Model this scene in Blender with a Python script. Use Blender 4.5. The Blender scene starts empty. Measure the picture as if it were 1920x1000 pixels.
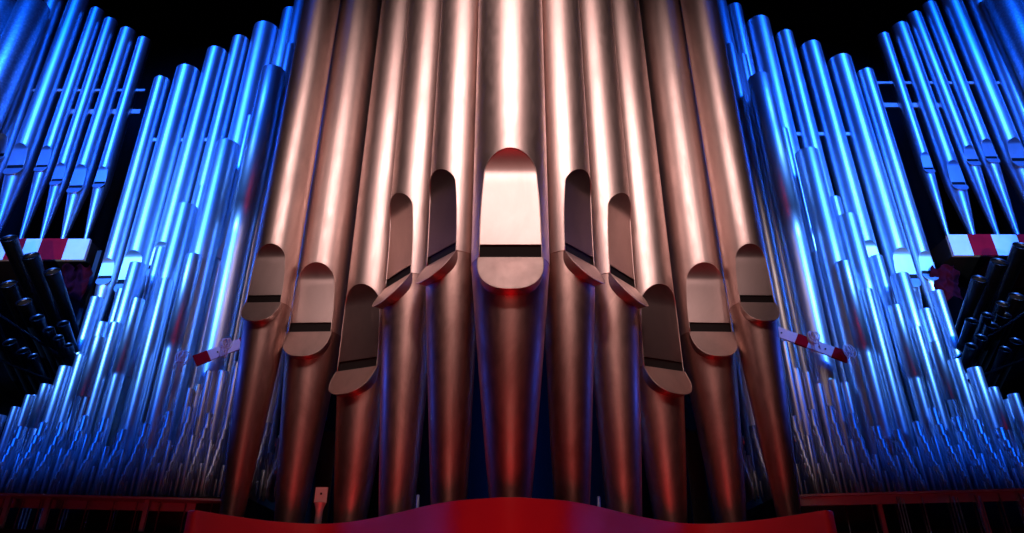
import bpy, math, random
from mathutils import Vector, Matrix
random.seed(7)
R_ = math.radians
scene = bpy.context.scene
COL = scene.collection

# ------------------------------------------------------------------ camera
ZC = 1.6; PITCH = R_(27.5); F = 1300.0; CX = 957.0
cam_d = bpy.data.cameras.new('camera'); cam = bpy.data.objects.new('camera', cam_d); COL.objects.link(cam)
cam.location = (0, 0, ZC); cam.rotation_euler = (R_(90) + PITCH, 0, 0)
cam_d.sensor_width = 36; cam_d.lens = F / 1920 * 36; cam_d.shift_x = 3 / 1920; cam_d.clip_start = .02; cam_d.clip_end = 200
scene.camera = cam

# ------------------------------------------------------------------ world, exposure
w = bpy.data.worlds.new('World'); scene.world = w; w.use_nodes = True
w.node_tree.nodes['Background'].inputs[0].default_value = (.012, .008, .014, 1)
w.node_tree.nodes['Background'].inputs[1].default_value = .25
scene.view_settings.view_transform = 'Standard'; scene.view_settings.look = 'None'
scene.view_settings.exposure = 0; scene.view_settings.gamma = 1; scene.view_settings.use_curve_mapping = False

# ------------------------------------------------------------------ lamps
def spot(name, loc, target, power, color, size_deg, blend, radius):
    d = bpy.data.lights.new(name, 'SPOT'); d.energy = power; d.color = color
    d.spot_size = R_(size_deg); d.spot_blend = blend; d.shadow_soft_size = radius
    o = bpy.data.objects.new(name, d); COL.objects.link(o); o.location = loc
    o.rotation_euler = (Vector(target) - Vector(loc)).to_track_quat('-Z', 'Y').to_euler()
    return o
BLUE = (.003, .105, 1.0)
PALE = (.13, .40, 1.0)
WARM = (1.0, .71, .67)
for s in (-1, 1):
    spot('blue_stage_lamp', (s*4.6, .2, 6.4), (s*3.6, 5.0, 4.6), 1450, BLUE, 43, .5, .6)
    spot('blue_high_lamp', (s*5.3, -1.0, 10.5), (s*4.2, 5.2, 6.4), 4300, BLUE, 39, .35, 1.0)
    spot('added_pale_high_fill', (s*5.0, -.6, 9.0), (s*3.9, 5.3, 5.9), 200, (.35, .6, 1), 36, .5, .15)  # unseen light added to whiten the upper rails
    spot('pale_stage_lamp', (s*4.6, .2, 5.6), (s*3.3, 5.0, 4.35), 1300, PALE, 36, .7, .16)
    spot('added_chest_fill', (s*3.2, 4.0, 3.6), (s*4.1, 5.3, 4.52), 22, (.85, .92, 1), 54, .3, .008)  # unseen light added to bring the chest boards up to white
    spot('blue_glint_lamp', (s*3.0, 4.1, 3.45), (s*.5, 3.35, 3.45), 55, (.03, .13, 1), 15, .4, .02)
    spot('added_red_chest_fill', (s*2.9, 3.2, 3.0), (s*4.2, 5.3, 4.5), 26, (1, .01, .02), 24, .4, .03)  # unseen red light added to tint the shaded parts of the chest
    spot('added_red_rail_fill', (s*2.9, 2.4, .8), (s*3.0, 4.3, 2.1), 4, (1, .01, .06), 60, .6, .1)  # unseen red light added for the side rails
    spot('blue_edge_lamp', (s*3.0, 3.9, 3.3), (s*.3, 3.3, 2.7), 13, (.03, .10, 1), 40, .5, .04)
    spot('warm_stage_lamp', (s*.85, -1.2, 7.1), (s*.2, 3.5, 4.6), 560, WARM, 31, .3, .75)
    spot('added_warm_lip_fill', (s*2.4, -1.0, 6.2), (s*.92, 3.85, 4.0), 110, WARM, 17, .5, .3)  # unseen light added to brighten the lips of the outer front pipes
spot('added_warm_top_fill', (0, 1.6, 8.8), (0, 3.3, 3.0), 95, WARM, 32, .5, .7)  # unseen overhead light added to brighten the lower lips
spot('added_warm_fill', (0, -1.2, 3.2), (0, 3.5, 2.9), 32, (1, .36, .30), 33, .4, 1.2)  # unseen fill added to lift the feet
spot('red_stage_lamp', (0, -.2, .3), (0, 4, 2.4), 200, (1, .010, .02), 46, .4, .8)

# ------------------------------------------------------------------ projection helper (pixel of the 1920x1000 photo at distance Y)
def P(px, py, Y):
    a = (px - CX) / F; b = (500 - py) / F
    y = math.cos(PITCH) - b * math.sin(PITCH); z = math.sin(PITCH) + b * math.cos(PITCH)
    t = Y / y
    return Vector((a * t, Y, ZC + z * t))
def depth(v): return v.y * math.cos(PITCH) + (v.z - ZC) * math.sin(PITCH)
def xat(px, py, y):                      # follow a vertical line through (px,py) to picture row y
    return CX + (px - CX) * (y + 2000) / (py + 2000)

# ------------------------------------------------------------------ materials
def new_mat(name):
    m = bpy.data.materials.new(name); m.use_nodes = True
    return m, m.node_tree, m.node_tree.nodes['Principled BSDF']
def metal(name, base, dark, rough, rvar=.12, scale=6, stretch=.25, bump=.02, spots=0):
    m, t, b = new_mat(name); N = t.nodes; L = t.links
    tc = N.new('ShaderNodeTexCoord'); mp = N.new('ShaderNodeMapping'); mp.inputs['Scale'].default_value = (1, 1, stretch)
    oi = N.new('ShaderNodeObjectInfo'); ad = N.new('ShaderNodeVectorMath'); ad.operation = 'ADD'
    cb = N.new('ShaderNodeCombineXYZ')
    mu = N.new('ShaderNodeMath'); mu.operation = 'MULTIPLY'; mu.inputs[1].default_value = 37
    L.new(oi.outputs['Random'], mu.inputs[0])
    for k in range(3): L.new(mu.outputs[0], cb.inputs[k])
    L.new(tc.outputs['Object'], ad.inputs[0]); L.new(cb.outputs[0], ad.inputs[1]); L.new(ad.outputs[0], mp.inputs[0])
    n1 = N.new('ShaderNodeTexNoise'); n1.inputs['Scale'].default_value = scale; n1.inputs['Detail'].default_value = 6; n1.inputs['Roughness'].default_value = .65
    n1.inputs['Distortion'].default_value = .6
    n2 = N.new('ShaderNodeTexNoise'); n2.inputs['Scale'].default_value = scale*9; n2.inputs['Detail'].default_value = 3
    L.new(mp.outputs[0], n1.inputs['Vector']); L.new(mp.outputs[0], n2.inputs['Vector'])
    r = N.new('ShaderNodeValToRGB'); r.color_ramp.elements[0].position = .32; r.color_ramp.elements[1].position = .62
    r.color_ramp.elements[0].color = (*dark, 1); r.color_ramp.elements[1].color = (*base, 1)
    L.new(n1.outputs[0], r.inputs[0])
    col = r.outputs[0]
    if spots:
        v = N.new('ShaderNodeTexVoronoi'); v.inputs['Scale'].default_value = 38; L.new(ad.outputs[0], v.inputs['Vector'])
        r2 = N.new('ShaderNodeValToRGB'); r2.color_ramp.elements[0].position = .25; r2.color_ramp.elements[1].position = .6
        r2.color_ramp.elements[0].color = (1, 1, 1, 1); r2.color_ramp.elements[1].color = (.35, .35, .35, 1)
        L.new(v.outputs['Distance'], r2.inputs[0])
        mx = N.new('ShaderNodeMix'); mx.data_type = 'RGBA'; mx.blend_type = 'MULTIPLY'; mx.inputs[0].default_value = spots
        L.new(r.outputs[0], mx.inputs[6]); L.new(r2.outputs[0], mx.inputs[7]); col = mx.outputs[2]
    L.new(col, b.inputs['Base Color'])
    mr = N.new('ShaderNodeMapRange'); mr.inputs[1].default_value = .3; mr.inputs[2].default_value = .7
    mr.inputs[3].default_value = rough + rvar; mr.inputs[4].default_value = rough - rvar * .5
    mm = N.new('ShaderNodeMath'); mm.operation = 'MULTIPLY_ADD'; mm.inputs[1].default_value = .5
    ma = N.new('ShaderNodeMath'); ma.operation = 'MULTIPLY'; ma.inputs[1].default_value = .5
    L.new(n1.outputs[0], ma.inputs[0]); L.new(n2.outputs[0], mm.inputs[0]); L.new(ma.outputs[0], mm.inputs[2])
    L.new(mm.outputs[0], mr.inputs[0]); L.new(mr.outputs[0], b.inputs['Roughness'])
    b.inputs['Metallic'].default_value = 1
    bp = N.new('ShaderNodeBump'); bp.inputs['Strength'].default_value = bump; bp.inputs['Distance'].default_value = .02
    L.new(n1.outputs[0], bp.inputs['Height']); L.new(bp.outputs[0], b.inputs['Normal'])
    return m
def paint(name, c, rough=.6, var=.12, scale=4, metallic=0):
    m, t, b = new_mat(name); N = t.nodes; L = t.links
    tc = N.new('ShaderNodeTexCoord'); n = N.new('ShaderNodeTexNoise'); n.inputs['Scale'].default_value = scale; n.inputs['Detail'].default_value = 5
    L.new(tc.outputs['Object'], n.inputs['Vector'])
    r = N.new('ShaderNodeValToRGB'); r.color_ramp.elements[0].position = .3; r.color_ramp.elements[1].position = .7
    r.color_ramp.elements[0].color = (*[k*(1-var) for k in c], 1); r.color_ramp.elements[1].color = (*[min(1, k*(1+var)) for k in c], 1)
    L.new(n.outputs[0], r.inputs[0]); L.new(r.outputs[0], b.inputs['Base Color']); b.inputs['Roughness'].default_value = rough
    b.inputs['Metallic'].default_value = metallic
    return m
M_FRONT = metal('burnished_tin', (.70, .54, .50), (.56, .43, .40), .43, .10, 4, .35, .025)
M_FOOT = metal('dull_foot_metal', (.62, .43, .38), (.36, .23, .20), .41, .12, 4, .5, .02)
M_ZINC = metal('zinc', (.72, .74, .78), (.62, .64, .68), .40, .05, 9, .25, .006)
M_SPOT = metal('spotted_metal', (.80, .82, .85), (.62, .64, .68), .42, .1, 22, .6, .04, .35)
M_REED = metal('shade_darkened_tin', (.06, .063, .07), (.035, .035, .04), .3, .1, 8, .3, .03)  # shade over the slanted pipes is put into this darkened base
M_WHITE = paint('white_painted_wood', (.78, .76, .76), .55, .06, 12)
M_BLACK = paint('black_paint', (.012, .011, .012), .7, .3)
M_WALL = paint('dark_wall_plaster', (.0015, .0010, .0010), .9, .3, 1)
M_RAIL = paint('pale_lacquered_panel', (.70, .62, .62), .5, .05, 3)
M_INNER_SHADE = paint('black_inner_shade', (.004, .004, .004), .9, .1)  # black that stands in for shade inside mouths and bores
M_PANEL = paint('red_lacquered_panel', (.75, .03, .07), .45, .05, 3)
M_BRACKET = paint('brushed_bracket', (.85, .75, .70), .5, .05, 20, .4)
M_LIP = metal('polished_lip_metal', (.66, .50, .47), (.58, .43, .40), .35, .05, 4, .6, .006)
M_STRING = paint('white_cotton_string', (.8, .8, .82), .9, .08, 40)
M_SCREW = paint('black_screw', (.03, .03, .03), .4, .1)
M_TREB = metal('treble_tin', (.66, .68, .72), (.5, .52, .56), .38, .03, 6, .3, 0)
M_CLOTH = paint('red_cloth', (.05, .002, .006), .9, .4, 6)
M_CLOTH.node_tree.nodes['Principled BSDF'].inputs['Specular IOR Level'].default_value = .05
M_RED_SHADE = paint('painted_red_shade', (.42, .004, .012), .8, .15, 9)  # red-lit shade on white boards, put into the colour
M_RED_SHADE.node_tree.nodes['Principled BSDF'].inputs['Specular IOR Level'].default_value = .05

# ------------------------------------------------------------------ mesh helpers
class MB:
    def __init__(s): s.v = []; s.f = []; s.flat = set()
    def add(s, vs, fs, flat=False):
        o = len(s.v); s.v += [Vector(v) for v in vs]
        for f in fs:
            if flat: s.flat.add(len(s.f))
            s.f.append([i + o for i in f])
    def box(s, lo, hi, M=None):
        x0, y0, z0 = lo; x1, y1, z1 = hi
        vs = [Vector(p) for p in ((x0,y0,z0),(x1,y0,z0),(x1,y1,z0),(x0,y1,z0),(x0,y0,z1),(x1,y0,z1),(x1,y1,z1),(x0,y1,z1))]
        if M: vs = [M @ v for v in vs]
        s.add(vs, [(0,3,2,1),(4,5,6,7),(0,1,5,4),(1,2,6,5),(2,3,7,6),(3,0,4,7)], True)
    def lathe(s, prof, n=32, cap0=False, cap1=False, off=(0, 0)):      # prof: (z, r[, dx])
        vs = []
        for p in prof:
            dx = p[2] if len(p) > 2 else 0
            for i in range(n):
                a = 2*math.pi*i/n; vs.append((p[1]*math.sin(a)+dx+off[0], -p[1]*math.cos(a)+off[1], p[0]))
        fs = []
        for k in range(len(prof)-1):
            up = prof[k+1][0] >= prof[k][0]
            for i in range(n):
                a = k*n+i; b = k*n+(i+1) % n; c = (k+1)*n+(i+1) % n; d = (k+1)*n+i
                fs.append((a, b, c, d))
        s.add(vs, fs)
        if cap0: s.add(vs[:n], [tuple(range(n))], True)
        if cap1: s.add(vs[-n:], [tuple(range(n))], True)
    def sweep(s, pts, r, n=6):
        pts = [Vector(p) for p in pts]; vs = []; fs = []
        for k, p in enumerate(pts):
            t = (pts[min(k+1, len(pts)-1)] - pts[max(k-1, 0)]).normalized()
            u = t.cross(Vector((0, 0, 1)));
            if u.length < .1: u = t.cross(Vector((0, 1, 0)))
            u.normalize(); w_ = t.cross(u)
            for i in range(n):
                a = 2*math.pi*i/n; vs.append(p + u*r*math.cos(a) + w_*r*math.sin(a))
        for k in range(len(pts)-1):
            for i in range(n): fs.append((k*n+i, k*n+(i+1) % n, (k+1)*n+(i+1) % n, (k+1)*n+i))
        fs.append(tuple(range(n))); fs.append(tuple(range(len(vs)-n, len(vs))))
        s.add(vs, fs)
    def build(s, name, m, parent=None, M=None, smooth=True):
        me = bpy.data.meshes.new(name); me.from_pydata([tuple((M @ v) if M else v) for v in s.v], [], s.f)
        me.materials.append(m)
        me.polygons.foreach_set('use_smooth', [smooth and (i not in s.flat) for i in range(len(s.f))]); me.update()
        o = bpy.data.objects.new(name, me); COL.objects.link(o)
        if parent: o.parent = parent
        return o
def tag(o, label=None, cat=None, group=None, kind=None):
    if label: o['label'] = label
    if cat: o['category'] = cat
    if group: o['group'] = group
    if kind: o['kind'] = kind
    return o
def empty(name, loc):
    o = bpy.data.objects.new(name, None); o.empty_display_size = .05; COL.objects.link(o); o.location = loc; return o
ORD = ['zeroth','first','second','third','fourth','fifth','sixth','seventh','eighth','ninth','tenth','eleventh','twelfth','thirteenth','fourteenth','fifteenth','sixteenth','seventeenth','eighteenth','nineteenth','twentieth']

# ------------------------------------------------------------------ flue pipe with cut mouth
def flue_pipe(name, base, axis, R, zm, ztop, phi, mats, wf=.76, arch=None, up_h=None, gap=None, L=None,
              tip_r=.3, foot_dx=0, n=72, rim=.003, hb=1.25, foot_pow=.85, sleeve=None):
    """base = foot tip; zm = mouth height above base; up_h = height of slot bottom to arch top"""
    root = empty(name, base)
    Q = Vector((0, 0, 1)).rotation_difference(axis).to_matrix().to_4x4() @ Matrix.Rotation(phi, 4, 'Z')
    w_ = wf*R; h0 = math.sqrt(R*R - w_*w_); gap = gap or .36*R; up_h = up_h or 3.2*R; L = L or 1.15*R
    z1 = zm + up_h                       # arch springs at z0, tops out at z1
    h1 = h0 + .09*R; w1 = math.sqrt(R*R - h1*h1); zl = zm + gap; z0 = z1 - w1
    def h(z):
        if z <= z0: return h0 + (h1-h0)*(max(0, z - zl)/(z0 - zl))**2
        return math.sqrt(h1*h1 + min(z - z0, w1)**2)
    def ab(z):
        if z >= z1: return 0.0
        return math.acos(min(1, h(z)/R))
    rows = [zm, zm+gap*.5, zm+gap] + [zl + (z0-zl)*k/6 for k in range(1, 7)] + [z0 + w1*math.sin(k/14*math.pi/2) for k in range(1, 15)]
    rows += [z1 + (ztop - z1)*k/8 for k in range(1, 9)]
    b = MB(); vs = []; fs = []
    for z in rows:
        a0 = ab(z)
        for i in range(n+1):
            a = a0 + (2*math.pi - 2*a0)*i/n
            vs.append((R*math.sin(a), -R*math.cos(a), z))
    for k in range(len(rows)-1):
        for i in range(n): fs.append((k*(n+1)+i, k*(n+1)+i+1, (k+1)*(n+1)+i+1, (k+1)*(n+1)+i))
    b.add(vs, fs)
    if rim:
        pts = [(math.sqrt(max(0, R*R-h(z)**2)), -h(z), z) for z in rows if z <= z1+1e-9]
        pts += [(-x, y, z) for x, y, z in reversed(pts[:-1])]
        b.sweep(pts, rim, 6)
    if sleeve: b.lathe([(sleeve, R), (sleeve, R*1.035), (sleeve+.002, R*1.04), (ztop+.01, R*1.04), (ztop+.01, R*.97)], 48)
    b.build('body', mats[0], root, Q)
    # upper lip
    u = MB(); vs = []; fs = []; m = 10
    lr = [zm+gap, zm+gap+.01*R] + [zl + (z0-zl)*k/8 for k in range(1, 8)] + [z0 + w1*math.sin(k/14*math.pi/2) for k in range(0, 15)]
    for z in lr:
        xb = math.sqrt(max(0, R*R - h(z)**2)) - .0005
        for i in range(m+1): vs.append(((-1 + 2*i/m)*max(xb, 0), -h(z), z))
    for k in range(len(lr)-1):
        for i in range(m): fs.append((k*(m+1)+i, k*(m+1)+i+1, (k+1)*(m+1)+i+1, (k+1)*(m+1)+i))
    u.add(vs, fs)
    t = .012*R + .001
    u.box((-w_+.001, -h0+.0005, zm+gap), (w_-.001, -h0+.0005+t*2, zm+gap+.002))
    u.build('upper_lip', mats[2] if len(mats) > 2 else mats[0], root, Q)
    # lower lip, leaning outwards
    l = MB(); wl = wf*R*1.04; out = []
    p = 2.5; K = 30
    for k in range(K+1):
        th = math.pi*k/K; c = math.cos(th); s_ = math.sin(th)
        x = math.copysign(abs(c)**(2/p), c); s = abs(s_)**(2/p)
        out.append((wl*x*(1+.06*s), -(h0 + s*(hb*R - h0)), zm - s*L))
    l.add(out, [tuple(range(K+1))], True)
    back = [(x*.96, min(y + .75*R, -.05*R), z) for x, y, z in out]
    vs = out + back
    l.add(vs, [(i, i+1, K+2+i, K+1+i) for i in range(K)])
    l.add([out[0], out[-1], back[-1], back[0]], [(0, 1, 2, 3)], True)
    if rim: l.sweep(out, rim*.8, 5)
    l.build('lower_lip', mats[0], root, Q)
    # black sheet behind the slot, painting the shade inside the pipe
    o = MB(); o.box((-w_*.99, -h0+.004+2*t, zm-.01*R), (w_*.99, -h0+.008+2*t, zm+gap*1.25)); o.build('mouth_shade_sheet', M_INNER_SHADE, root, Q)
    # foot
    f = MB(); nf = 26; prof = []; vs = []; fs = []
    rot_dx = foot_dx
    for k in range(nf+1):
        q = (k/nf); z = zm*(1-q)
        rr = R*tip_r + (R*.99 - R*tip_r)*(1-q)**foot_pow if k else R*1.0
        s = (zm - z)/L
        hl = h0 + s*(hb*R - h0) - .02*R
        for i in range(n):
            a = 2*math.pi*i/n; x = rr*math.sin(a); y = -rr*math.cos(a)
            if s < 1.0 and y < -hl: y = -hl
            vs.append((x, y, z))
    for k in range(nf):
        for i in range(n): fs.append((k*n+i, k*n+(i+1) % n, (k+1)*n+(i+1) % n, (k+1)*n+i))
    f.add(vs, fs)
    rg = [(R*1.004*math.sin(a), -R*1.004*math.cos(a), zm) for a in [math.asin(wf)+.02 + (2*math.pi-2*math.asin(wf)-.04)*i/48 for i in range(49)]]
    f.sweep(rg, max(.0014, rim*.7) if rim else .0012, 5)
    fo = f.build('foot', mats[1], root, Q)
    if foot_dx:
        for v in fo.data.vertices:
            v.co.x += foot_dx*(1 - v.co.z/zm) if v.co.z < zm else 0
    return root

# ================================================================== THE SETTING
def slab(name, lo, hi, m, kind='structure'):
    b = MB(); b.box(lo, hi); return tag(b.build(name, m), kind=kind)
slab('floor', (-9, -4, -.1), (9, 9, 0), M_BLACK)
slab('back_wall', (-9, 7.5, 0), (9, 7.7, 14), M_WALL)

# ================================================================== FRONT BASS PIPES
# offset at picture row 0, radius px at row 0, distance, slot row, arch top row, mouth turn, foot radius px at row yb, yb, foot shift
FP = [
 # off,  r0,   Y,   slot, arch, phi, rtip, yb
 (0,    59,   3.15, 482, 277, 0,   29, 928, 0),
 (-87,  41, 3.34, 478, 311, -46, 31, 925, .045),
 (-148, 40, 3.62, 520, 355, -49, 31, 925, .02),
 (-202, 37.5, 3.88, 689, 531, -22, 25, 970, .0),
 (-278.5, 38.5, 3.98, 622, 492, -2, 18, 970, 0),
 (-352, 32,   3.80, 567, 457, -2, 19, 950, 0)]
FL = ['widest copper toned front pipe with the highest mouth, exactly in the middle',
      'copper toned front pipe just {s} of the widest middle pipe, mouth turned {s}',
      'copper toned front pipe second {s} of the widest middle pipe, slanted mouth',
      'copper toned front pipe with the lowest mouth {s} of the widest middle pipe',
      'copper toned front pipe second from the {s} end of the front row, mouth facing forward',
      'slender outermost copper toned front pipe at the {s} end of the front row']
for i, (off, r0, Y, ys, ya, phi, rt, yb, fdx) in enumerate(FP):
    for s in ((1,) if i == 0 else (1, -1)):
        top = P(CX + off*s, -260, Y)
        pt = P(CX + off*s, 0, Y); R = r0/F*depth(pt)
        X = off*s/F*depth(pt)
        zsl = P(CX, ys, Y - R*.65).z; zar = P(CX, ya, Y - R).z
        vb = P(CX, yb, Y); rb = rt/F*depth(vb)
        zb = ZC - .05                                            # foot tip on the chest
        zz = vb.z
        # linear: radius rb at zz, R at zsl -> tip radius at zb
        tr = max(.25*rb, R + (rb - R)*(zsl - zb)/(zsl - zz))
        phi_r = R_(phi)*s
        rt_ = flue_pipe('bass_pipe', Vector((X, Y, zb)), Vector((0, 0, 1)), R, zsl - zb, 6.6 + .1*i - zb + ZC*0, phi_r, (M_FRONT, M_FOOT, M_LIP),
                  up_h=zar - zsl, tip_r=tr/R, wf=.84 if i in (1, 2, 3) else .77, foot_pow=.78, n=96, rim=.0028, foot_dx=0)
        if fdx:
            ft = [c for c in rt_.children if c.name.startswith('foot')][0]
            for v in ft.data.vertices:
                if v.co.z < zsl - zb: v.co.x += s*fdx*(1 - v.co.z/(zsl - zb))
        lab = FL[i].format(s='left' if s == 1 else 'right')
        tag(rt_, lab, 'organ pipe', 'large copper toned pipes in the front row')

# red front panel, curved in plan: points (px, py) of its top edge at a common height
HR = .45
def plan(px, py):
    a = (px-CX)/F; b = (500-py)/F
    y = math.cos(PITCH) - b*math.sin(PITCH); z = math.sin(PITCH) + b*math.cos(PITCH)
    return Vector((a*HR/z, y*HR/z))
half = [(957, 932), (900, 935), (850, 939), (800, 948), (750, 960), (700, 971), (650, 979), (610, 982), (560, 981), (500, 976), (440, 968), (395, 961), (370, 957)]
pl = [plan(*p) for p in half]
end = pl[-1]
pl += [end + Vector((-.035, .01)), end + Vector((-.055, .035)), end + Vector((-.06, .09)), end + Vector((-.06, .35))]
def smooth(pts, n=6):
    out = []
    for i in range(len(pts)-1):
        p0 = pts[max(i-1, 0)]; p1 = pts[i]; p2 = pts[i+1]; p3 = pts[min(i+2, len(pts)-1)]
        for k in range(n):
            t = k/n
            out.append(.5*((2*p1)+(p2-p0)*t+(2*p0-5*p1+4*p2-p3)*t*t+(3*p1-p0-3*p2+p3)*t**3))
    out.append(pts[-1]); return out
full = [Vector((-p.x, p.y)) for p in reversed(pl[1:])]+pl
full[len(pl)-1].x = 0
full = smooth(full)
b = MB(); n = len(full); zt = ZC+HR; zb_ = .9; th = .03
rowsv = []
for i, p in enumerate(full):
    tn = (full[min(i+1, n-1)]-full[max(i-1, 0)]).normalized(); nn = Vector((tn.y, -tn.x))
    if i == 0: side = nn
    rowsv.append((p, nn))
sgn = 1 if rowsv[n//2][1].y > 0 else -1
vs = []
for p, nn in rowsv:
    q = p + nn*sgn*th
    vs += [(p.x, p.y, zb_), (p.x, p.y, zt-.003), (p.x+nn.x*sgn*.003, p.y+nn.y*sgn*.003, zt), (q.x, q.y, zt), (q.x, q.y, zb_)]
fs = []
for i in range(n-1):
    for k in range(4): fs.append((i*5+k, i*5+k+1, (i+1)*5+k+1, (i+1)*5+k))
b.add(vs, fs)
tag(b.build('curved_panel', M_PANEL), 'red lit wavy front panel below the big copper toned pipes', 'panel')
cb_ = MB(); cb_.box((-1.4, 3.25, 1.3), (1.4, 4.4, 1.545)); tag(cb_.build('front_windchest', M_BLACK), 'black chest hidden behind the red wavy panel, under the feet of the big pipes', 'windchest')

# ================================================================== BLUE PIPES
VPt = (957, -2000)
BIG_COUNT = [0]
def back_pipe(tx, ty, wpx, Y, label, group, by=None, bx=None, mouth=None, arch=None, mat=None, name='organ_pipe', foot_y=None, phi=0, sleeve=None, n=40):
    """tx,ty = apex of top; wpx = full width there. mouth = slot row, by = lower end row"""
    mat = mat or M_ZINC; Y += .14
    pt = P(tx, ty, Y); r = wpx/2/F*depth(pt)
    pt = P(tx, ty, Y - r); pt.y = Y; pt.x = P(tx, ty, Y).x       # front of rim is what shows
    by = by or 955
    bx = bx if bx is not None else xat(tx, ty, by)
    pb = P(bx, by, Y)
    ax = (pt - pb); Ln = ax.length; ax.normalize()
    if mouth:
        zs = P(bx, mouth, Y - r*.6).z - pb.z
        up = (P(bx, arch, Y - r).z - P(bx, mouth, Y - r*.6).z) if arch else None
        o = flue_pipe(name, pb, ax, r, zs, Ln, phi, (mat, mat), up_h=up, tip_r=.22, n=n, rim=.0015, hb=1.02, foot_pow=1.0, L=.9*r)
    else:
        o = empty(name, pb)
        Q = Vector((0, 0, 1)).rotation_difference(ax).to_matrix().to_4x4()
        fz = min(.28, Ln*.3)
        m = MB(); pr = [(fz, r), (fz + (Ln-fz)*.5, r)]
        if sleeve: pr += [(Ln*sleeve, r), (Ln*sleeve+.001, r*1.045)]; re = r*1.045
        else: re = r
        pr += [(Ln-.004, re), (Ln, re*.985), (Ln, re*.93), (Ln-.12, re*.93)]
        m.lathe(pr, n); m.build('body', mat, o, Q)
        f = MB(); f.lathe([(0, r*.25), (fz*.9, r*.95), (fz, r*1.0)], n); f.build('foot', mat, o, Q)
    tag(o, label, 'organ pipe', group)
    return o
SN = {-1: 'left', 1: 'right'}
YA, YB, YD, YC_, YM = 5.6, 5.2, 4.95, 4.7, 4.62
# --- high rank A (outer top)
AL = [(274, 68, 23, 192, 345, 312), (245, 50, 28, 149, 353, 308), (212, 32, 23, 113, 340, 305), (187, 13, 24, 85, 314, 273), (156, -12, 34, 38, 316, 268), (116, -30, 31, 3, 294, 250)]
AR = [(1652, 60, 21, 1736, 318, 285), (1682, 40, 29, 1790, 347, 300), (1709, 20, 25, 1817, 303, 272), (1737, 1, 25, 1852, 298, 260), (1773, -18, 34, 1902, 303, 258), (1815, -35, 33, 1948, 300, 250)]
for s, rows in ((-1, AL), (1, AR)):
    for k, (x, y, w2, mx, my, ar) in enumerate(rows):
        fy = 455; t = (fy-y)/(my-y)
        back_pipe(x, y, w2*1.03, YA, 'blue pipe of the high %s rank above the white chest, %s from the inner end' % (SN[s], ORD[k+1]),
                  'blue pipes of the high %s rank' % SN[s], by=fy, bx=x+(mx-x)*t, mouth=my, arch=ar)
for s, rows in ((-1, [(74, -10, 52), (22, -12, 52), (-30, -14, 50)]), (1, [(1860, -40, 50), (1908, -30, 52), (1960, -30, 50)])):
    for k, (x, y, w2) in enumerate(rows):
        back_pipe(x, y, w2, YA-.25, 'thick mottled blue pipe in the top %s corner, %s from the inner end' % (SN[s], ORD[k+1]), 'thick mottled pipes in the top corners', by=430, mat=M_SPOT)
# --- rank B (tall)
BL = [(308, 142, 28, 203, 523, 484), (358, 120, 41, 248, 533, 469), (412, 86, 36, None, 505, 453), (455, 65, 30, None, 500, 450), (504, 39, 44, None, 489, 430), (552, 12, 36, None, 465, 420)]
BR = [(1618, 127, 29, 1735, 514, 471), (1569, 100, 40, 1692, 523, 464), (1515, 75, 36, None, 500, 450), (1467, 55, 30, None, 500, 455), (1417, 28, 40, None, 483, 428), (1373, 5, 28, None, 455, 405)]
for s, rows in ((-1, BL), (1, BR)):
    for k, (x, y, w2, mx, my, ar) in enumerate(rows):
        fy = 720
        bx = None if mx is None else x + (mx-x)*(fy-y)/(my-y)
        back_pipe(x, y, w2*1.03, YB, 'tall blue lit pipe of the main %s rank, %s from its outer end' % (SN[s], ORD[k+1]),
                  'tall blue pipes of the main %s rank' % SN[s], by=fy, bx=bx, mouth=my, arch=ar, n=56)
# --- inner pipes seen through the gaps between the front pipes
for s in (-1, 1):
    for k, (o_, y, w2, Y) in enumerate(((382, -30, 30, 5.1), (318, -60, 30, 4.9), (409, 80, 22, 4.9))):
        back_pipe(CX+s*o_, y, w2, Y, ['blue pipe just behind the outermost %s front pipe', 'blue pipe in the narrow gap between the two outer %s front pipes', 'shorter blue pipe beside the outermost %s front pipe'][k] % SN[s],
                  'blue pipes half hidden by the front row', n=40)
# --- ranks C (stepped, nearer)
CL = [(517, 121, 41, YC_), (431, 260, 42, YC_), (354, 379, 38, YC_), (366, 474, 28, 4.58), (315, 521, 25, 4.6), (261, 490, 29, YC_+.03), (261, 558, 22, 4.58),
      (220, 603, 22, 4.6), (196, 602, 25, YC_+.03), (189, 630, 23, 4.56), (156, 664, 22, 4.6), (126, 685, 25, 4.62), (89, 719, 20, 4.62), (58, 740, 17, 4.62), (32, 762, 17, 4.62), (3, 777, 17, 4.62), (-22, 792, 16, 4.62)]
CR = [(1420, 135, 40, YC_), (1509, 275, 41, YC_), (1584, 398, 38, YC_), (1578, 487, 27, 4.58), (1621, 540, 25, 4.6), (1684, 510, 33, YC_+.03), (1676, 570, 23, 4.58),
      (1714, 611, 21, 4.6), (1731, 577, 26, YC_+.03), (1751, 639, 22, 4.56), (1788, 672, 22, 4.6), (1825, 687, 25, 4.62), (1859, 725, 20, 4.62), (1898, 737, 20, 4.62), (1920, 763, 18, 4.62), (1944, 780, 17, 4.62)]
for s, rows in ((-1, CL), (1, CR)):
    for k, (x, y, w2, Y) in enumerate(rows):
        back_pipe(x, y, w2, Y, 'bright blue pipe of the stepped %s rank, %s in line going outwards' % (SN[s], ORD[k+1]),
                  'stepped blue pipes on the %s' % SN[s], by=950, n=48, sleeve=None if k % 3 else .62)
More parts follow.
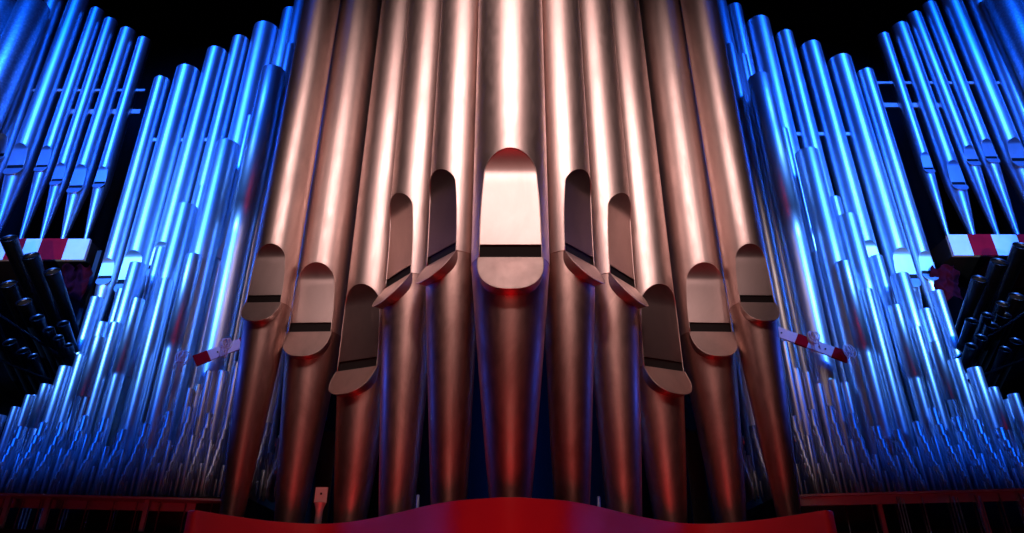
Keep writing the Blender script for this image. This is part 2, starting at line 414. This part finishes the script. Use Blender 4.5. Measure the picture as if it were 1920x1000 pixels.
DL = [(473, 215, 20, 4.95), (385, 347, 25, 4.93), (307, 462, 25, 4.92), (184, 555, 23, 4.86), (390, 470, 24, 4.88), (455, 380, 22, 4.9), (232, 540, 20, 4.9), (67, 740, 11, 4.75), (336, 430, 22, 4.95), (282, 560, 20, 4.9), (135, 690, 18, 4.85), (493, 290, 22, 4.92)]
DR = [(1388, 100, 22, 4.95), (1465, 238, 20, 4.95), (1560, 367, 25, 4.93), (1640, 477, 24, 4.92), (1753, 543, 24, 4.86), (1886, 748, 15, 4.75), (1530, 470, 24, 4.88), (1470, 380, 22, 4.9), (1706, 545, 20, 4.9), (1600, 440, 22, 4.95), (1790, 690, 18, 4.85), (1445, 300, 22, 4.92)]
for s, rows in ((-1, DL), (1, DR)):
    rows = sorted(rows, key=lambda r: abs(r[0]-CX))
    for k, (x, y, w2, Y) in enumerate(rows):
        back_pipe(x, y, w2, Y, 'slim half hidden blue pipe, second %s rank, %s going outwards' % (SN[s], ORD[k+1]),
                  'half hidden blue pipes of the second %s rank' % SN[s], by=940, n=32)
# --- small mid pipes near the string-tied bar
EL = [(358, 727, 13), (374, 720, 16), (394, 694, 14), (420, 694, 19), (447, 678, 15), (466, 720, 14)]
ER = [(1469, 640, 15), (1490, 690, 20), (1511, 697, 14), (1533, 719, 15), (1561, 711, 18), (1583, 716, 15), (1573, 745, 12)]
for s, rows in ((-1, EL), (1, ER)):
    for k, (x, y, w2) in enumerate(rows):
        back_pipe(x, y, w2, 4.56 + .05*(k % 2), 'short blue pipe under the string tied bar, %s side, %s from the left' % (SN[s], ORD[k+1]),
                  'short blue pipes under the string tied bars', by=945, n=28)
# --- combs of treble pipes
stuff = MB(); ncol = 0
def treble_mesh(m, base, ax_top, r, n=14):
    L = (ax_top-base).length
    Q = Matrix.Translation(base) @ Vector((0, 0, 1)).rotation_difference((ax_top-base).normalized()).to_matrix().to_4x4()
    t = MB(); t.lathe([(0, r*.3), (.05, r), (L-.002, r), (L, r*.93), (L, r*.8), (L-.03, r*.8)], n)
    # tuning roll near the top
    t.lathe([(L-.045-r, .001), (L-.045-r*.6, r*.24), (L-.045+r*.6, r*.24), (L-.045+r, .001)], 8, off=(random.choice((-1, 1))*r*1.15, -r*.2))
    m.add([Q @ v for v in t.v], t.f)
random.seed(11)
for s in (-1, 1):
    cols = [-20 + 41*k for k in range(13)] + [505, 535]
    heads = [802, 795, 788, 774, 786, 800, 798, 781, 765, 770, 779, 790, 800, 812, 820]
    for ci, cx_ in enumerate(cols):
        # x given at rail row 925 on the left side
        for sub in range(2):
            npipe = 8 if sub == 0 else 3
            head = heads[ci] + (0 if sub == 0 else 48) + random.uniform(-9, 9)
            x0 = cx_ + (0 if sub == 0 else 20) + random.uniform(-3, 3)
            px0 = x0 if s < 0 else 2*CX - x0
            Xc = P(px0, 925, 4.5).x
            rr0 = (7.4 if sub == 0 else 4.8)*random.uniform(.9, 1.15)/F*4.6
            for k in range(npipe):
                q = k/(npipe-1)
                Y = 4.60 - .15*q - (.0 if sub == 0 else .04)
                yt = head + (905-head)*(q**.75)*random.uniform(.9, 1.0) if k else head
                r = rr0*(1-.68*q)
                Xk = Xc + random.uniform(-.0012, .0012)
                z = P(px0, yt, Y).z
                base = Vector((Xk, Y, ZC+.705)); topp = Vector((Xk, Y, z))
                small = (k >= (5 if sub == 0 else 2)) or ci > 12
                if small: treble_mesh(stuff, base, topp, max(r, .0045), 10)
                else:
                    m = MB(); treble_mesh(m, Vector((0, 0, 0)), topp-base, r, 16)
                    o = m.build('treble_pipe', M_TREB); o.location = base
                    tag(o, '%s tallest treble pipe in the %s %scomb from the %s edge' % (ORD[k+1], ORD[ci+1], '' if sub == 0 else 'shorter ', SN[s]), 'organ pipe',
                        'small treble pipes above the %s rail' % SN[s])
        # feet seen below the rail
tag(stuff.build('thin_treble_pipes', M_TREB), 'dense stand of needle thin blue treble pipes above both side rails', 'organ pipes', kind='stuff')

# ================================================================== SIDE RAILS WITH POSTS
for s in (-1, 1):
    root = empty('side_rail', (s*2.4, 4.4, ZC+.3))
    def S(px): return px if s < 0 else 2*CX - px
    H = .675
    def rp(px, py):
        a = (S(px)-CX)/F; b = (500-py)/F
        y = math.cos(PITCH)-b*math.sin(PITCH); z = math.sin(PITCH)+b*math.cos(PITCH)
        return Vector((a*H/z, y*H/z, ZC+H))
    pA = rp(-60, 923); pB = rp(440, 936)
    if s > 0: pB = rp(440, 936)
    d = (pB-pA); d.z = 0; Ld = d.length; d.normalize()
    Mx = Matrix(((d.x, -d.y, 0, 0), (d.y, d.x, 0, 0), (0, 0, 1, 0), (0, 0, 0, 1)))
    def local(m): return Matrix.Translation(pA - root.location) @ m
    sy = 1
    m = MB(); m.box((0, 0, -.012), (Ld, .16, 0)); m.build('top_board', M_RAIL, root, local(Mx))
    m = MB(); m.box((0, .0, -.42), (Ld, .05, -.19)); m.build('bottom_board', M_BLACK, root, local(Mx))
    m = MB(); m.box((0, .12, -.06), (Ld, .14, -.013)); m.build('inner_board', M_RAIL, root, local(Mx))
    for px in (22, 92, 268, -40):
        q = rp(px, 928); t = (q-pA).dot(d)
        m = MB(); m.box((t-.012, .03, -.3), (t+.012, .06, -.012)); m.build('post', M_RAIL, root, local(Mx))
    tag(root, 'magenta lit wooden rail with posts below the %s treble pipes' % SN[s], 'rail', 'side rails')
    # thin feet/wires under the rail
    for k, px in enumerate((10, 42, 75, 115, 158, 205, 248, 290, 337, 386)):
        q = rp(px, 930); t = (q-pA).dot(d)
        m = MB()
        for j in range(random.choice((2, 3, 4)) if px < 260 else 1):
            tt = t - .012*j*(1 if s < 0 else 1)*0 + 0
            Yj = .10 + .045*j
            p0 = Mx @ Vector((tt, Yj, -.4)); p1 = Mx @ Vector((tt, Yj, -.014-.012*j))
            m.sweep([p0, p1], .0042, 6)
        o = m.build('pipe_stay', M_ZINC); o.location = pA
        tag(o, 'thin blue stays under the side rail, %s bunch from the %s edge' % (ORD[k+1], SN[s]), 'stay', 'thin stays under the side rails')

for s in (-1, 1):
    m = MB(); m.box((1.6, 4.36, ZC-.6) if s > 0 else (-5.2, 4.36, ZC-.6), (5.2, 5.1, ZC+.70) if s > 0 else (-1.6, 5.1, ZC+.70))
    tag(m.build('treble_windchest', M_BLACK), 'black chest behind the %s rail, carrying the small treble pipes' % SN[s], 'windchest')
# ================================================================== BARS, BOARDS, CHESTS
def bar(name, p0, p1, Y0, Y1, hpx, thick, m, label, cat, group=None, screws=(), shade_bands=()):
    a = P(*p0, Y0); c = P(*p1, Y1); h_ = hpx/F*depth(a)
    d = c-a; L = d.length; d.normalize()
    up = Vector((0, 0, 1)); side = d.cross(up).normalized(); u2 = side.cross(d).normalized()
    if side.y > 0: side = -side
    Q = Matrix((( d.x, side.x, u2.x, 0), (d.y, side.y, u2.y, 0), (d.z, side.z, u2.z, 0), (0, 0, 0, 1)))
    root = empty(name, a)
    b = MB(); b.box((0, -thick, -h_), (L, 0, 0)); b.build('board', m, root, Q)
    for t0, t1 in shade_bands:  # painted shade: dark red stretches laid over the white bar
        b = MB(); b.box((L*t0, -thick-.002, -h_-.002), (L*t1, .003, .002)); b.build('red_shade_band', M_RED_SHADE, root, Q)
    for t in screws:
        b = MB(); n = 10; vs = []
        for yy in (0, .004):
            for i in range(n): vs.append((t*L+.006*math.cos(6.283*i/n), yy, -h_*.5+.006*math.sin(6.283*i/n)))
        b.add(vs, [(i, (i+1) % n, n+(i+1) % n, n+i) for i in range(n)]+[tuple(range(n, 2*n))]); b.build('screw', M_SCREW, root, Q)
    tag(root, label, cat, group); return root
def bow(px, py, Y, s, lab):
    c = P(px, py, Y); m = MB(); rnd = random.Random(int(px))
    for k in range(9):
        a = rnd.uniform(-.9, .9); r = rnd.uniform(.025, .06); pts = []
        for t in range(13):
            q = t/12*math.pi*2
            pts.append(c+Vector((a*.03 + r*.55*math.sin(q)*(1+a*.4), -.004*k-.02*math.sin(q/2), -r*(1-math.cos(q))*.9+.03)))
        m.sweep(pts, .0035, 5)
    for k in range(5):
        x = rnd.uniform(-.03, .03)
        m.sweep([c+Vector((0, -.02, .02)), c+Vector((x, -.035, -.04)), c+Vector((x*1.4, -.03, -.1-.03*rnd.random()))], .0035, 5)
    tag(m.build('string_tie', M_STRING), lab, 'string', 'knotted string ties on the slanted bars')
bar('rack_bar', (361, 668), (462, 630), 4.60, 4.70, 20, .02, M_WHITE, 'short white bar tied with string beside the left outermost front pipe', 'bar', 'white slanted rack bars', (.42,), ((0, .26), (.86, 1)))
bow(344, 668, 4.57, -1, 'knotted white string at the outer end of the tied bar on the left')
bow(424, 645, 4.57, -1, 'knotted white string near the front pipes on the tied bar on the left')
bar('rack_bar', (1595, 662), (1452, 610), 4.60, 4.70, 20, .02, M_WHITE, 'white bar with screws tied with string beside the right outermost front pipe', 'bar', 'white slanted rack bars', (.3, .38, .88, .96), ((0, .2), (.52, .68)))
bow(1523, 632, 4.57, 1, 'knotted white string in the middle of the tied bar on the right')
bow(1588, 658, 4.57, 1, 'knotted white string at the outer end of the tied bar on the right')
for s in (-1, 1):
    def S(px): return px if s < 0 else 2*CX - px
    bar('rack_bar', (S(236), 705), (S(300), 560), 4.98, 4.98, 26, .02, M_WHITE, 'steep white bar glimpsed between the stepped blue pipes on the %s' % SN[s], 'bar', 'white slanted rack bars', (.3,))
    bar('rack_bar', (S(400), 478), (S(500), 355), 5.0, 5.1, 30, .02, M_WHITE, 'slanted bar behind the long blue pipes next to the front row on the %s' % SN[s], 'bar', 'white slanted rack bars', (.3,))
    bar('rack_rail', (S(285), 259 if s < 0 else 248), (S(520), 259 if s < 0 else 248), 5.32, 5.32, 7, .02, M_WHITE, 'thin horizontal rail behind the tall blue %s rank' % SN[s], 'bar', 'horizontal rack rails')
    y1 = 167 if s < 0 else 153
    bar('rack_rail', (S(-40), y1), (S(272), y1), 5.73, 5.73, 5, .02, M_WHITE, 'thin upper rail behind the high %s rank' % SN[s], 'bar', 'horizontal rack rails')
    y1 = 205 if s < 0 else 193
    bar('rack_rail', (S(130), y1), (S(264), y1), 5.75, 5.75, 10, .02, M_WHITE, 'short lower rail behind the high %s rank' % SN[s], 'bar', 'horizontal rack rails')
    # bits seen in the gap between front pipes
    bar('rack_rail', (S(640), 203), (S(720), 203), 5.4, 5.4, 20, .03, M_WHITE, 'upper white rail in the dark gap between front pipes on the %s' % SN[s], 'bar', 'horizontal rack rails')
    bar('rack_rail', (S(630), 281), (S(710), 281), 5.4, 5.4, 22, .03, M_WHITE, 'lower white rail in the dark gap between front pipes on the %s' % SN[s], 'bar', 'horizontal rack rails')
    # chest under the high rank
    yt, yb2 = (448, 487) if s < 0 else (440, 479)
    xe = 169 if s < 0 else 1776
    a = P(xe, yt, 5.3); c = P(xe, yb2, 5.3)
    x_out = a.x + (1.9 if s > 0 else -1.9)
    lo, hi = sorted((a.x, x_out))
    root = empty('windchest', (a.x, 5.3, c.z))
    T = Matrix.Translation(-root.location)
    m = MB(); m.box((lo, 5.3, c.z), (hi, 5.33, a.z)); m.build('front_board', M_WHITE, root, T)
    for x0, x1 in (((80, 128), (20, 50)) if s < 0 else ((1813, 1857), (1905, 1945))):  # shaded stretches of the white board, painted as dark red strips
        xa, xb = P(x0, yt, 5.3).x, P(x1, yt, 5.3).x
        m = MB(); m.box((xa, 5.296, c.z-.001), (xb, 5.299, a.z+.001)); m.build('red_shade_band', M_RED_SHADE, root, T)
    m = MB(); m.box((lo+.002, 5.331, c.z+.005), (hi-.002, 5.95, a.z-.01)); m.build('box', M_BLACK, root, T)
    tag(root, 'white fronted chest under the high blue rank on the %s' % SN[s], 'windchest', 'windchests under the high ranks')
    # upright holding the chest
    u0 = P(S(187), 470, 5.35); m = MB(); m.box((-.02, 0, -1.6), (.02, .04, 0)); o = m.build('support_post', M_BLACK); o.location = u0
    tag(o, 'dark upright post beside the chest on the %s' % SN[s], 'post', 'support posts')
    # crumpled red cloth under the chest
    random.seed(5+s); cc = P(S(138), 530, 5.25); m = MB(); nn = 9; vs = []
    for i in range(nn):
        for j in range(nn):
            vs.append((( i/(nn-1)-.5)*.22+random.uniform(-.02, .02), random.uniform(-.05, .05), -(j/(nn-1)-.5)*.3+.03*math.sin(i*1.7)))
    m.add(vs, [(i*nn+j, i*nn+j+1, (i+1)*nn+j+1, (i+1)*nn+j) for i in range(nn-1) for j in range(nn-1)])
    o = m.build('cloth', M_CLOTH); o.location = cc
    sd = o.modifiers.new('s', 'SOLIDIFY'); sd.thickness = .006; sb = o.modifiers.new('b', 'SUBSURF'); sb.levels = 2; sb.render_levels = 2
    tag(o, 'crumpled dark red cloth hanging under the chest on the %s' % SN[s], 'cloth', 'red cloths')

# ================================================================== DARK SLANTED REED PIPES
tilt = R_(33)
dv = Vector((0, -math.cos(tilt), math.sin(tilt)))
QL = [(16, 447, 29), (57, 480, 30), (97, 509, 28), (15, 533, 29), (45, 566, 27), (69, 596, 24), (91, 618, 20), (118, 607, 21), (109, 633, 18), (127, 648, 17), (18, 642, 24), (43, 658, 22), (62, 668, 18), (-14, 610, 24)]
QR = [(1916, 461, 30), (1874, 491, 30), (1837, 523, 27), (1907, 556, 28), (1882, 590, 26), (1860, 610, 24), (1840, 633, 22), (1822, 649, 21), (1823, 602, 22), (1852, 591, 21), (1880, 570, 22), (1905, 640, 23), (1885, 655, 20)]
for s, rows in ((-1, QL), (1, QR)):
    for k, (x, y, w2) in enumerate(rows):
        Y = 4.75 - .0*k
        p = P(x, y, Y); r = w2/2/F*depth(p); Ln = 1.15 if k < 4 else .8
        base = p - dv*Ln
        Q = Vector((0, 0, 1)).rotation_difference(dv).to_matrix().to_4x4()
        o = empty('reed_pipe', base)
        m = MB(); m.lathe([(.1, r*.35), (Ln-.002, r), (Ln, r*1.01), (Ln+.002, r*.97), (Ln-.02, r*.93)], 32); m.build('resonator', M_REED, o, Q)
        m = MB(); m.lathe([(Ln-.02, r*.93), (Ln-.5, r*.62)], 32, cap1=True); m.build('bore_shade_lining', M_INNER_SHADE, o, Q)  # shade down the pipe is painted as a black lining
        m = MB(); m.lathe([(0, r*.2), (.09, r*.42), (.12, r*.42)], 16); m.build('boot', M_REED, o, Q)
        tag(o, 'dark open ended pipe slanting towards the viewer on the %s, %s' % (SN[s], ('%s in the upper row' % ORD[k+1]) if k < 3 else ('%s in the lower rows' % ORD[k-2])), 'organ pipe', 'dark slanted open pipes on the %s' % SN[s])
    def S(px): return px if s < 0 else 2*CX - px
    for k, (p0, p1) in enumerate((((-20, 578), (139, 685)), ((-20, 668), (102, 715)))):
        a = P(S(p0[0]), p0[1], 4.6); c = P(S(p1[0]), p1[1], 4.95); m = MB(); m.sweep([Vector((0, 0, 0)), c-a], .009, 12)
        o = m.build('support_rod', M_REED); o.location = a
        tag(o, '%s slanted metal rod in front of the dark open pipes on the %s' % (('upper', 'lower')[k], SN[s]), 'rod', 'slanted metal rods')

# ================================================================== SMALL THINGS BETWEEN THE FRONT FEET
p = P(604, 914, 3.75); o = empty('bracket', p)
m = MB(); m.box((-.032, -.004, -.075), (.032, .004, 0)); m.box((-.032, -.006, -.078), (.032, .006, -.074)); m.build('plate', M_BRACKET, o)
m = MB(); m.lathe([(-.45, .018), (-.12, .018), (-.095, .024), (-.078, .03)], 20); m.build('stem', M_BRACKET, o)
m = MB(); m.box((-.005, -.0062, -.038), (.005, -.004, -.028)); m.build('screw_hole', M_SCREW, o)
tag(o, 'flat ended metal bracket with a square hole standing between left front pipe feet', 'bracket')
for s in (-1, 1):
    for x, y, Y, r, lab in ((784, 928, 3.5, .008, 'thin bright rod rising behind the red panel, %s of the middle pipe'),):
        q = P(x if s < 0 else 2*CX-x-23+15, y+3*(s > 0), Y); m = MB(); m.lathe([(-.3, r), (-.003, r), (0, r*.7), (0, .0005)], 14); o = m.build('guide_rod', M_ZINC); o.location = q
        tag(o, lab % SN[s], 'rod', 'thin rods behind the red panel')
    # blue board and inner pipe feet
    q = P(CX + s*340, 815, 4.3); m = MB(); m.box((-.05, 0, -.7), (.05, .03, .02)); o = m.build('inner_post', M_REED); o.location = q
    tag(o, 'blue lit upright board behind the feet of the %s front pipes' % SN[s], 'post', 'inner upright boards')
